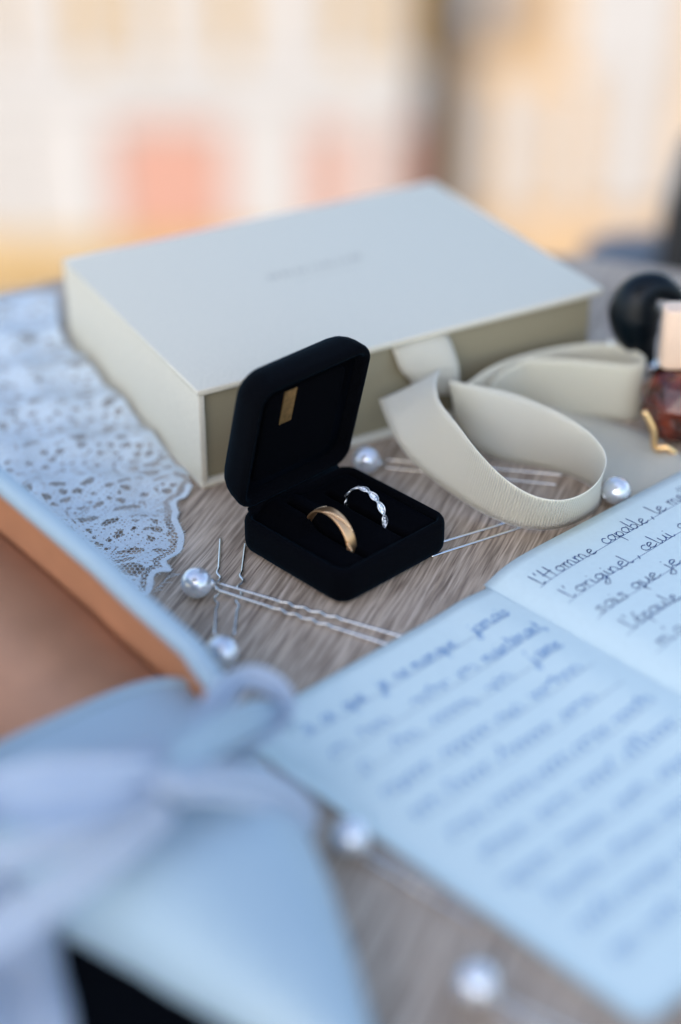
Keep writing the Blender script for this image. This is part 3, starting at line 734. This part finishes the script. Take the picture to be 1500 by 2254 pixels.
for k in range(5, 11): wline(rq(k), [(None, -1.2, -2.6), (None, -3.1, -5.4), (None, -5.9, -8.6)])
LQ0 = [1.56, 2.80, 3.78, 4.98, 6.15, 7.35, 8.50, 9.65, 10.8, 11.95, 13.1]
for q in LQ0: rule(q + .06, q, 9.4, .75)
lline = lambda q_at, words, **kw: [write([w_], q_at(w_[1]), 'handwriting', M['ink_thin'], **kw) for w_ in words]
lq = lambda k: (lambda p: LQ0[k] - .03)
lline(lq(0), [('à', 9.1, 8.8), ('ce', 8.4, 7.95), ('que', 7.55, 6.7), ('je', 6.2, 5.75), ('ne', 5.45, 4.95), ('manque', 4.75, 2.95), ('jamais', 2.2, .6)], tw=.018)
lline(lq(1), [(None, 9.2, 8.6), (None, 8.0, 6.9), (None, 5.9, 4.5), (None, 4.1, 3.35), ('maintenant,', 2.95, .3)], tw=.018)
lline(lq(2), [(None, 9.0, 8.7), (None, 7.7, 6.7), (None, 6.1, 4.5), (None, 3.8, 2.9), ("j'aime", 2.0, .7)], tw=.018)
spans = []
for k in range(8):                                            # lower lines: words too blurred to read
    p = rng.uniform(8.9, 9.5); L_ = []
    while p > 1.6:
        q = p - rng.uniform(.9, 2.1); q = max(q, .8)
        if p - q > .4: L_.append((p, q))
        p = q - rng.uniform(.25, .6)
    spans.append(L_)
for k, sp_ in enumerate(spans): lline(lq(k + 3), [(None, a, b) for a, b in sp_], tw=.020)

# ------------------------------------------------------------------ lace
lace_px = [(423, 1078), (410, 1099), (388, 1109), (393, 1137), (390, 1153), (405, 1184), (398, 1219), (379, 1239), (367, 1253), (377, 1269), (343, 1276), (336, 1297), (324, 1312), (270, 1335), (150, 1345)]
bd = [at(x, y)[:2] for x, y in lace_px]
poly = np.array(bd + [(-19, -5.0), (-19, 15.3), at(0, 692)[:2], at(128, 662)[:2], (-11.1, 12.0), (-5.35, 2.2)])
cord = catmull(np.array(bd), 8)
def inside(P, poly):
    x, y = P[:, 0], P[:, 1]; r = np.zeros(len(P), bool); n = len(poly)
    for i in range(n):
        x1, y1 = poly[i]; x2, y2 = poly[(i + 1) % n]
        c_ = ((y1 > y) != (y2 > y)) & (x < (x2 - x1) * (y - y1) / (y2 - y1 + 1e-12) + x1); r ^= c_
    return r
full = np.vstack([cord, poly[len(bd):]])
def lz(x, y):
    """gathered folds of the lace"""
    ph = 2 * pi * (y - .22 * x) / 2.75 + .6 * np.sin(x * .7)
    f = .16 + .15 * np.sin(ph) + .07 * np.sin(2.3 * x + 1.1 * y) + .03 * np.sin(5.1 * x - 3 * y)
    lift = np.clip((y - 2) / 12, 0, 1) * .9
    e = np.clip((x + 4.5) / -3.0, 0, 1)
    return .05 + np.maximum(f, 0.02) * (.35 + .65 * e) + lift * e * .8
def dist_cord(P):
    d = np.full(len(P), 9.0)
    for i in range(0, len(P), 20000):
        q = P[i:i + 20000]; d[i:i + 20000] = np.sqrt(((q[:, None, :] - cord[None]) ** 2).sum(2)).min(1)
    return d
hs = .045
gx = np.arange(-17.2, -4.4, hs); gy = np.arange(-5.2, 15.8, hs); X, Y = np.meshgrid(gx, gy, indexing='ij')
C_ = np.c_[(X[:-1, :-1] + hs / 2).ravel(), (Y[:-1, :-1] + hs / 2).ravel()]
ins = inside(C_, full); dc = np.full(len(C_), 9.0); near = ins & (C_[:, 0] > -9.5) & (C_[:, 1] < 3.5); dc[near] = dist_cord(C_[near])
a_, b_ = C_[:, 0], C_[:, 1] - .22 * C_[:, 0]
row = np.floor(b_ / 2.75); bb = b_ - row * 2.75 - 1.37; sh = (row % 2) * 1.3
aa = (a_ + sh + .15 * np.sin(b_ * 2)) % 2.6 - 1.3
rf = np.hypot(aa, bb); pf = np.arctan2(bb, aa)
solid = np.ones(len(C_), bool)
vrng = np.random.default_rng(11)
idx_in = np.nonzero(ins)[0]; Ci = C_[idx_in]; hole = np.zeros(len(idx_in), bool)
placed = []
for k in range(3200):                                         # open work: elongated eyelets of many sizes
    x0 = vrng.uniform(-17, -4.8); y0 = vrng.uniform(-5, 15.5); bk = ((y0 - .22 * x0) % 2.75) / 2.75
    big = .15 < bk < .62
    low = y0 < 1.2 and x0 > -9
    ra = vrng.uniform(.30, .75) if (big and low) else vrng.uniform(.16, .62) if big else vrng.uniform(.08, .2); rb_ = ra * vrng.uniform(.32, .62) if big else ra * .7
    if any((x0 - q[0]) ** 2 / (ra + q[2] + .10) ** 2 + (y0 - q[1]) ** 2 / (rb_ + q[3] + .09) ** 2 < 1 for q in placed): continue
    placed.append((x0, y0, ra, rb_)); an = .21 + vrng.normal(0, .35)
    m_ = (np.abs(Ci[:, 0] - x0) < ra * 1.2) & (np.abs(Ci[:, 1] - y0) < ra * 1.2)
    dx, dy = Ci[m_, 0] - x0, Ci[m_, 1] - y0; u1 = dx * cos(an) + dy * sin(an); v1 = -dx * sin(an) + dy * cos(an)
    rr1 = np.hypot(u1 / ra, v1 / rb_) * (1 + .13 * np.sin(3 * np.arctan2(v1, u1) + x0 * 9))
    hole[np.nonzero(m_)[0][rr1 < 1]] = True
solid[idx_in[hole]] = False
petal = (rf < .60 + .22 * np.cos(6 * pf + row)) & (rf > .14)
slit = (rf < .80) & (np.abs(np.sin(3 * pf + row / 2)) < .16) & (rf > .22)
solid = (solid | petal) & ~slit
solid &= ~((np.abs(np.sin((b_ + .04 * np.sin(a_ * 3)) * 26)) < .16) & (rng.random(len(C_)) < .75))     # loose weft lines
edge = dc < .20
gap = (dc >= .20) & (dc < .42)
radial = gap & (np.abs(np.sin((a_ * 1.7 + b_ * 2.9) * 6)) < .22)
keep = ins & ((solid & ~gap) | edge | radial)
nx, ny = X.shape
I, J = np.divmod(np.nonzero(keep)[0], ny - 1)
quads = np.c_[I * ny + J, (I + 1) * ny + J, (I + 1) * ny + J + 1, I * ny + J + 1]
used, inv = np.unique(quads, return_inverse=True); quads = inv.reshape(-1, 4)
vx, vy = X.ravel()[used], Y.ravel()[used]; jit = rng.normal(0, .007, (len(vx), 2))
LV = np.c_[vx + jit[:, 0], vy + jit[:, 1], lz(vx, vy)]
lc_ = thing('lace_trim', 'gathered white floral lace with scalloped edge, left of the keepsake box', 'lace', (-9, 3, 0))
mk('lace_motif', LV, quads.tolist(), M['lace'], lc_, kind='stuff')
# net ground: a fine hexagonal thread net
g = G(); pitch = .17; VV = []; FF = []
hxr = pitch / math.sqrt(3)
def seg(p, q_, w_=.012):
    d = q_ - p; L = math.hypot(*d); nn = np.array([-d[1], d[0]]) / L * w_
    base = len(VV)
    w_ = w_ if p[1] < 1.5 else w_ * 1.5
    nn = nn / np.linalg.norm(nn) * w_
    for r_, sg in ((p, 1), (q_, 1), (q_, -1), (p, -1)):
        s_ = r_ + nn * sg; VV.append((s_[0], s_[1], float(lz(r_[0], r_[1])) - .008))
    FF.append((base, base + 1, base + 2, base + 3))
cent = []
ii = 0; yy = -5.2
while yy < 15.5:
    xx = -17.0 + (pitch / 2 if ii % 2 else 0)
    while xx < -4.5: cent.append((xx, yy)); xx += pitch
    yy += pitch * math.sqrt(3) / 2; ii += 1
cent = np.array(cent); cent = cent[inside(cent, full)]
for c0 in cent:
    vs = [c0 + hxr * np.array([cos(rad(90 + 60 * k)), sin(rad(90 + 60 * k))]) for k in range(4)]
    for k in range(3): seg(vs[k], vs[k + 1])
mk('net', VV, FF, M['lace'], lc_, kind='stuff', smooth=False)
cp_ = np.c_[cord, lz(cord[:, 0], cord[:, 1]) + .01]; V, F = tube(cp_, .018, 6); mk('edge_cord', V, F, M['lace'], lc_)
gf = G()
for k in range(150):                                          # tiny frayed threads along the scalloped edge
    i0_ = rng.integers(1, len(cord) - 1); p = cord[i0_]; tn = cord[i0_ + 1] - cord[i0_ - 1]; nn_ = np.array([-tn[1], tn[0]]); nn_ = nn_ / (np.linalg.norm(nn_) + 1e-9)
    if nn_[0] < 0: nn_ = -nn_
    a = rng.normal(0, .6); d = np.array([nn_[0] * cos(a) - nn_[1] * sin(a), nn_[0] * sin(a) + nn_[1] * cos(a)]); L = rng.uniform(.03, .11); z0 = float(lz(p[0], p[1]))
    gf.add(*tube([(p[0], p[1], z0), (p[0] + d[0] * L * .5, p[1] + d[1] * L * .5, z0 + .02), (p[0] + d[0] * L, p[1] + d[1] * L, z0 + rng.uniform(-.02, .05))], .006, 4))
gf.build('frayed_threads', M['lace'], lc_, kind='stuff')
for k in range(9):                                            # stray threads at the cut corner
    p = at(377 - 5 * k, 1268 + 5 * k)[:2]; a = rad(rng.uniform(-60, 60)); L = rng.uniform(.15, .5)
    P = [(p[0], p[1], .08), (p[0] + L * .5 * cos(a), p[1] + L * .5 * sin(a) + .03, .12), (p[0] + L * cos(a), p[1] + L * sin(a), .10 + rng.uniform(0, .12))]
    V, F = tube(catmull(P, 4), .007, 5); mk('loose_thread', V, F, M['lace'], lc_)

# ------------------------------------------------------------------ bridal shoe
so_ = np.array([-3.9, -18.6]); sa = np.array([.62, -.785]); sn = np.array([.785, .62])
def sh(s, w_, z): return np.array([so_[0] + sa[0] * s + sn[0] * w_, so_[1] + sa[1] * s + sn[1] * w_, z])
def ip(x, xs, ys): return float(np.interp(x, xs, ys))
ws_ = [-19, -17, -14, -10, -6, -2, 0, 3, 5.3, 7.2, 8.2]
wr_ = [0.8, 2.3, 2.9, 3.6, 4.0, 3.75, 3.35, 2.4, 1.35, .35, -.35]
wl_ = [-.8, -2.3, -2.8, -3.0, -3.3, -3.5, -3.4, -2.8, -2.1, -1.2, -.55]
def WR(s): return ip(s, ws_, wr_)
def WL(s): return ip(s, ws_, wl_)
def SZ(s): return ip(s, [-19, -14, -9, -5, 9], [3.2, 2.3, 1.0, .35, .3])         # sole height
shoe = thing('bridal_shoe', 'white satin bridal shoe with tan insole and large bow in the foreground', 'shoe', sh(0, 0, 0))
# outsole and insole
out_ = []; ss = np.concatenate([np.linspace(-19, 8.2, 40)])
for dz_, insx in ((-.3, .12), (.05, .05)):
    out_.append(np.array([sh(s, WR(s) - insx, SZ(s) + dz_) for s in ss] + [sh(s, WL(s) + insx, SZ(s) + dz_) for s in ss[::-1]]))
def ribbed(top, bot, name, m):
    n = len(ss); V = np.vstack([bot, top]); F = []
    N2 = 2 * n
    for i in range(N2): j = (i + 1) % N2; F.append((i, j, N2 + j, N2 + i))
    for i in range(n - 1): F.append((N2 + i, N2 + i + 1, N2 + 2 * n - 2 - i, N2 + 2 * n - 1 - i)); F.append((i, 2 * n - 1 - i, 2 * n - 2 - i, i + 1))
    mk(name, V, F, m, shoe)
ribbed(out_[1], out_[0], 'outsole', M['sole'])
i0 = np.array([sh(s, WR(s) - .25, SZ(s) + .08) for s in ss] + [sh(s, WL(s) + .25, SZ(s) + .08) for s in ss[::-1]])
i1 = i0 + np.array([0, 0, .62]); ribbed(i1, i0, 'insole', M['leather'])
V, F = loft([np.c_[rrect(1.4, 1.4, .6, 4) @ np.array([sa, sn]) + (so_ + sa * -16.5), np.full(20, z)] if False else
             np.array([sh(-16.5 + x, y, z) for x, y in rrect(1.5 - .2 * (z < .5), 1.5 - .2 * (z < .5), .6, 4)]) for z in (.0, .4, 2.4)]); mk('heel', V, F, M['satin'], shoe)
# quarters: side walls behind the vamp, inside lined with leather
def RZ(s): return SZ(s) + ip(s, [-19, -14, -10, -6, -4], [2.6, 2.0, 2.0, 1.9, 1.6])
sw = np.linspace(-19, -4.2, 26)
for side, W_ in ((1, WR), (-1, WL)):
    Vo = []; 
    for s in sw:
        for f_ in np.linspace(0, 1, 6): Vo.append(sh(s, W_(s) + side * .28 * sin(f_ * pi * .7), SZ(s) + f_ * (RZ(s) - SZ(s))))
    F = [(i * 6 + j, (i + 1) * 6 + j, (i + 1) * 6 + j + 1, i * 6 + j + 1) for i in range(len(sw) - 1) for j in range(5)]
    mk('quarter', Vo, F, M['satin'], shoe)
    Vi = np.array(Vo) - side * .14 * np.array([sn[0], sn[1], 0]); mk('lining', Vi, F, M['lining'], shoe)
    rim = [sh(s, W_(s) + side * (.28 * sin(pi * .7) + .14), RZ(s) + .02) for s in sw]
    V, F = tube(np.array(rim), .36, 12); mk('topline_binding', V, F, M['satin'], shoe)
# vamp and toe
rings = []
sv = np.linspace(-5.9, 8.2, 30)
def VH(s): return ip(s, [-6, -4, -1, 2, 5, 7.2, 8.2], [1.15, 1.75, 2.8, 3.0, 2.2, 1.4, .6])
for s in sv:
    c_ = (WR(s) + WL(s)) / 2; h_ = (WR(s) - WL(s)) / 2 + (.25 if s < -4 else .25 * max(0, 1 - (s + 4) / 8))
    rings.append(np.array([sh(s - (.5 * (sin(a) ** 2) if s < -5 else 0), c_ + h_ * math.copysign(abs(cos(a)) ** ip(s, [-5, 1], [.5, .75]), cos(a)), SZ(s) - .05 + VH(s) * sin(a) ** ip(s, [-5, 1], [.42, .85])) for a in np.linspace(0, pi, 33)]))
V, F = loft(rings, False, (False, False)); F.append(tuple(range(29 * 33, 30 * 33)))
mk('vamp', V, F, M['satin'], shoe)
V, F = tube(rings[0][3:-3], .20, 10); mk('vamp_binding', V, F, M['satin'], shoe)
# bow
def band(B, T, name='bow_loop', m=None, bow=.3): 
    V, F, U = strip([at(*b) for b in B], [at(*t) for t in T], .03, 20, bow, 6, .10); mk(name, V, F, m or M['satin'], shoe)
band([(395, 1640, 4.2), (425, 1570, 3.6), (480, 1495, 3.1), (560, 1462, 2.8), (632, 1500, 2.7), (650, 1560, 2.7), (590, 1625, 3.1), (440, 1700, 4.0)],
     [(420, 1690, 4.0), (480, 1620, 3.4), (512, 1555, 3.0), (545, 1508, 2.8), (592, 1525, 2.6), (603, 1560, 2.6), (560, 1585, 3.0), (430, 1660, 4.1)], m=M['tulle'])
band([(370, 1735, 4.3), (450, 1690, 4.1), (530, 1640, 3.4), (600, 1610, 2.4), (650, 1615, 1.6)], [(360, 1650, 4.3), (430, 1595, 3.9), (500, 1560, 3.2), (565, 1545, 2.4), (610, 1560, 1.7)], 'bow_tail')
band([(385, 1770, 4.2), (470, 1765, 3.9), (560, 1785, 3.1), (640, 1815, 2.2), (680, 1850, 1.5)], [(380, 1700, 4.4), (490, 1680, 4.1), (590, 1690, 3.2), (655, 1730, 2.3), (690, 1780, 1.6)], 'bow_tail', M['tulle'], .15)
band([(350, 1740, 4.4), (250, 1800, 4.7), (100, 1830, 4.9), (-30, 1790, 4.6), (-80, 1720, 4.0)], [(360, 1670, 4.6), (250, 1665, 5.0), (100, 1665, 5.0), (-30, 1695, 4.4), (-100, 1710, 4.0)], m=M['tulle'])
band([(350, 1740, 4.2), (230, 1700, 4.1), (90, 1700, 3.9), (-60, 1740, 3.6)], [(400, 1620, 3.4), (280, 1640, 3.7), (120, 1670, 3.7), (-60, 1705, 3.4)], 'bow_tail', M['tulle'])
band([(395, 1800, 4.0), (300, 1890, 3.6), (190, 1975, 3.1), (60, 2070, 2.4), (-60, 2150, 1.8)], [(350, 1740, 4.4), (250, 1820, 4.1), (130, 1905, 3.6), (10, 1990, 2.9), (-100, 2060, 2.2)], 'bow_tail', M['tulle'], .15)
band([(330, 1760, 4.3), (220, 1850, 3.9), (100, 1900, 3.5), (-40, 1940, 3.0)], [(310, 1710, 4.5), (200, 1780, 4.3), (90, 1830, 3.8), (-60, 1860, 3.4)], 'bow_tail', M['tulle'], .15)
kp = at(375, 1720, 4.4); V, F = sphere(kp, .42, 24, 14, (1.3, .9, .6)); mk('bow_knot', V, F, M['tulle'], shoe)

# added black pouch for the dark gap under the shoe, and veil fabric at the corner
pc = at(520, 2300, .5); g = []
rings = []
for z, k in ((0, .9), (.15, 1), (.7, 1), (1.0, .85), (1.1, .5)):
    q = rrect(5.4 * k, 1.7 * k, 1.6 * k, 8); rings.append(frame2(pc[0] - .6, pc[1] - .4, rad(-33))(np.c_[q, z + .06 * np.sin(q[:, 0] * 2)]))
V, F = loft(rings); tag(mk('filler', V, F, M['gap_black']), 'added flat black pouch in deep blur under the toe side of the white shoe', 'filler')
n = 40; V = []; F = []
for i in range(n):
    for j in range(n):
        u_, v_ = i / (n - 1), j / (n - 1); x = -13.5 + 7.1 * u_ + .5 * sin(v_ * 5); y = -28 + 8.9 * v_
        V.append((x, y, .85 + max(0, (1 - u_)) * 1.2 + .35 * (1 + sin(u_ * 19 + v_ * 4)) * (1 - .4 * u_) + .1 * sin(v_ * 17)))
F = [(i * n + j, (i + 1) * n + j, (i + 1) * n + j + 1, i * n + j + 1) for i in range(n - 1) for j in range(n - 1)]
veil = mk('veil', V, F, M['tulle']); tag(veil, 'white veil fabric gathered in folds at the bottom left corner', 'veil')
sm = veil.modifiers.new('thickness', 'SOLIDIFY'); sm.thickness = .0004

# ------------------------------------------------------------------ perfume bottle and amber flacon at the right edge
yb = 8.2
pb = thing('perfume_bottle', 'clear glass perfume bottle with curved glossy black stopper at the right edge', 'perfume bottle', aty(1405, 930, yb))
def yp(px, py, dy=0): return aty(px, py, yb + dy)
# black curved stopper: a drop with a hook to the right
P = catmull(np.array([yp(1425, 800), yp(1418, 772), yp(1404, 735), yp(1398, 690), yp(1412, 650), yp(1445, 632), yp(1480, 645), yp(1500, 668)]), 6)
rad_ = np.interp(np.linspace(0, 7, len(P)), range(8), [.30, .45, .82, 1.0, .84, .56, .36, .22])
V, F = tube(P, rad_, 20); mk('stopper', V, F, M['black_gloss'], pb)
V, F = tube([yp(1425, 818), yp(1425, 800), yp(1425, 795)], [.42, .42, .36], 18); mk('collar', V, F, M['silver'], pb)
P = catmull(np.array([yp(1425, 816), yp(1418, 850), yp(1405, 900), yp(1398, 940)]), 4)
V, F = tube(P, np.linspace(.36, .50, len(P)), 16); mk('neck', V, F, M['glass'], pb)
# clear rounded shell behind the stopper
c0 = yp(1425, 700, .4); P = [c0 + np.array([1.45 * cos(a), 0, 1.75 * sin(a)]) for a in np.linspace(rad(-35), rad(215), 40)]
V, F = tube(np.array(P), .16, 12); mk('glass_shell', V, F, M['glass'], pb)
V, F = tube([yp(1350, 790, .3), yp(1372, 860, .1), yp(1385, 935, 0)], [.18, .22, .3], 12); mk('glass_foot', V, F, M['glass'], pb)
V, F = tube([yp(1398, 938), yp(1400, 985)], [.75, .9], 20); mk('base', V, F, M['glass'], pb)

yf = 5.6
fl = thing('amber_flacon', 'dark amber red faceted flacon with gold trim, cut by the right edge of the picture', 'flacon', aty(1500, 1000, yf))
def yq(px, py, dy=0): return aty(px, py, yf + dy)
cx_, cy_ = yq(1512, 900)[0], yf
rings = []
zt_, zb_ = yq(1500, 812)[2], 0.05
prof = [(1.0, zb_), (1.45, zb_ + .25), (1.72, zb_ + (zt_ - zb_) * .35), (1.74, zb_ + (zt_ - zb_) * .6), (1.35, zt_ - .3), (.8, zt_)]
for k, (r_, z_) in enumerate(prof):
    rings.append(np.array([(cx_ + r_ * cos(a + (k % 2) * .3), cy_ + r_ * sin(a + (k % 2) * .3), z_) for a in np.arange(10) * 2 * pi / 10]))
V, F = loft(rings); mk('amber_body', V, F, M['amber'], fl, smooth=False)
V, F = bbox(1.5, .5, zt_ + .02, yq(1500, 682)[2], .12, .3, lambda V: V + np.array([cx_ + .35, cy_ + .3, 0])); mk('peach_cap', V, F, M['peach'], fl)
P = catmull(np.array([yq(1418, 905, -1.7), yq(1438, 945, -1.8), yq(1443, 985, -1.9), yq(1470, 985, -2.0), yq(1500, 1010, -2.0), yq(1540, 1000, -1.8)]), 6)
V, F = tube(P, .13, 10); mk('gold_trim', V, F, M['gold_wire'], fl)

# ------------------------------------------------------------------ render settings
S.render.engine = 'CYCLES'
S.cycles.max_bounces = 8; S.cycles.transparent_max_bounces = 8
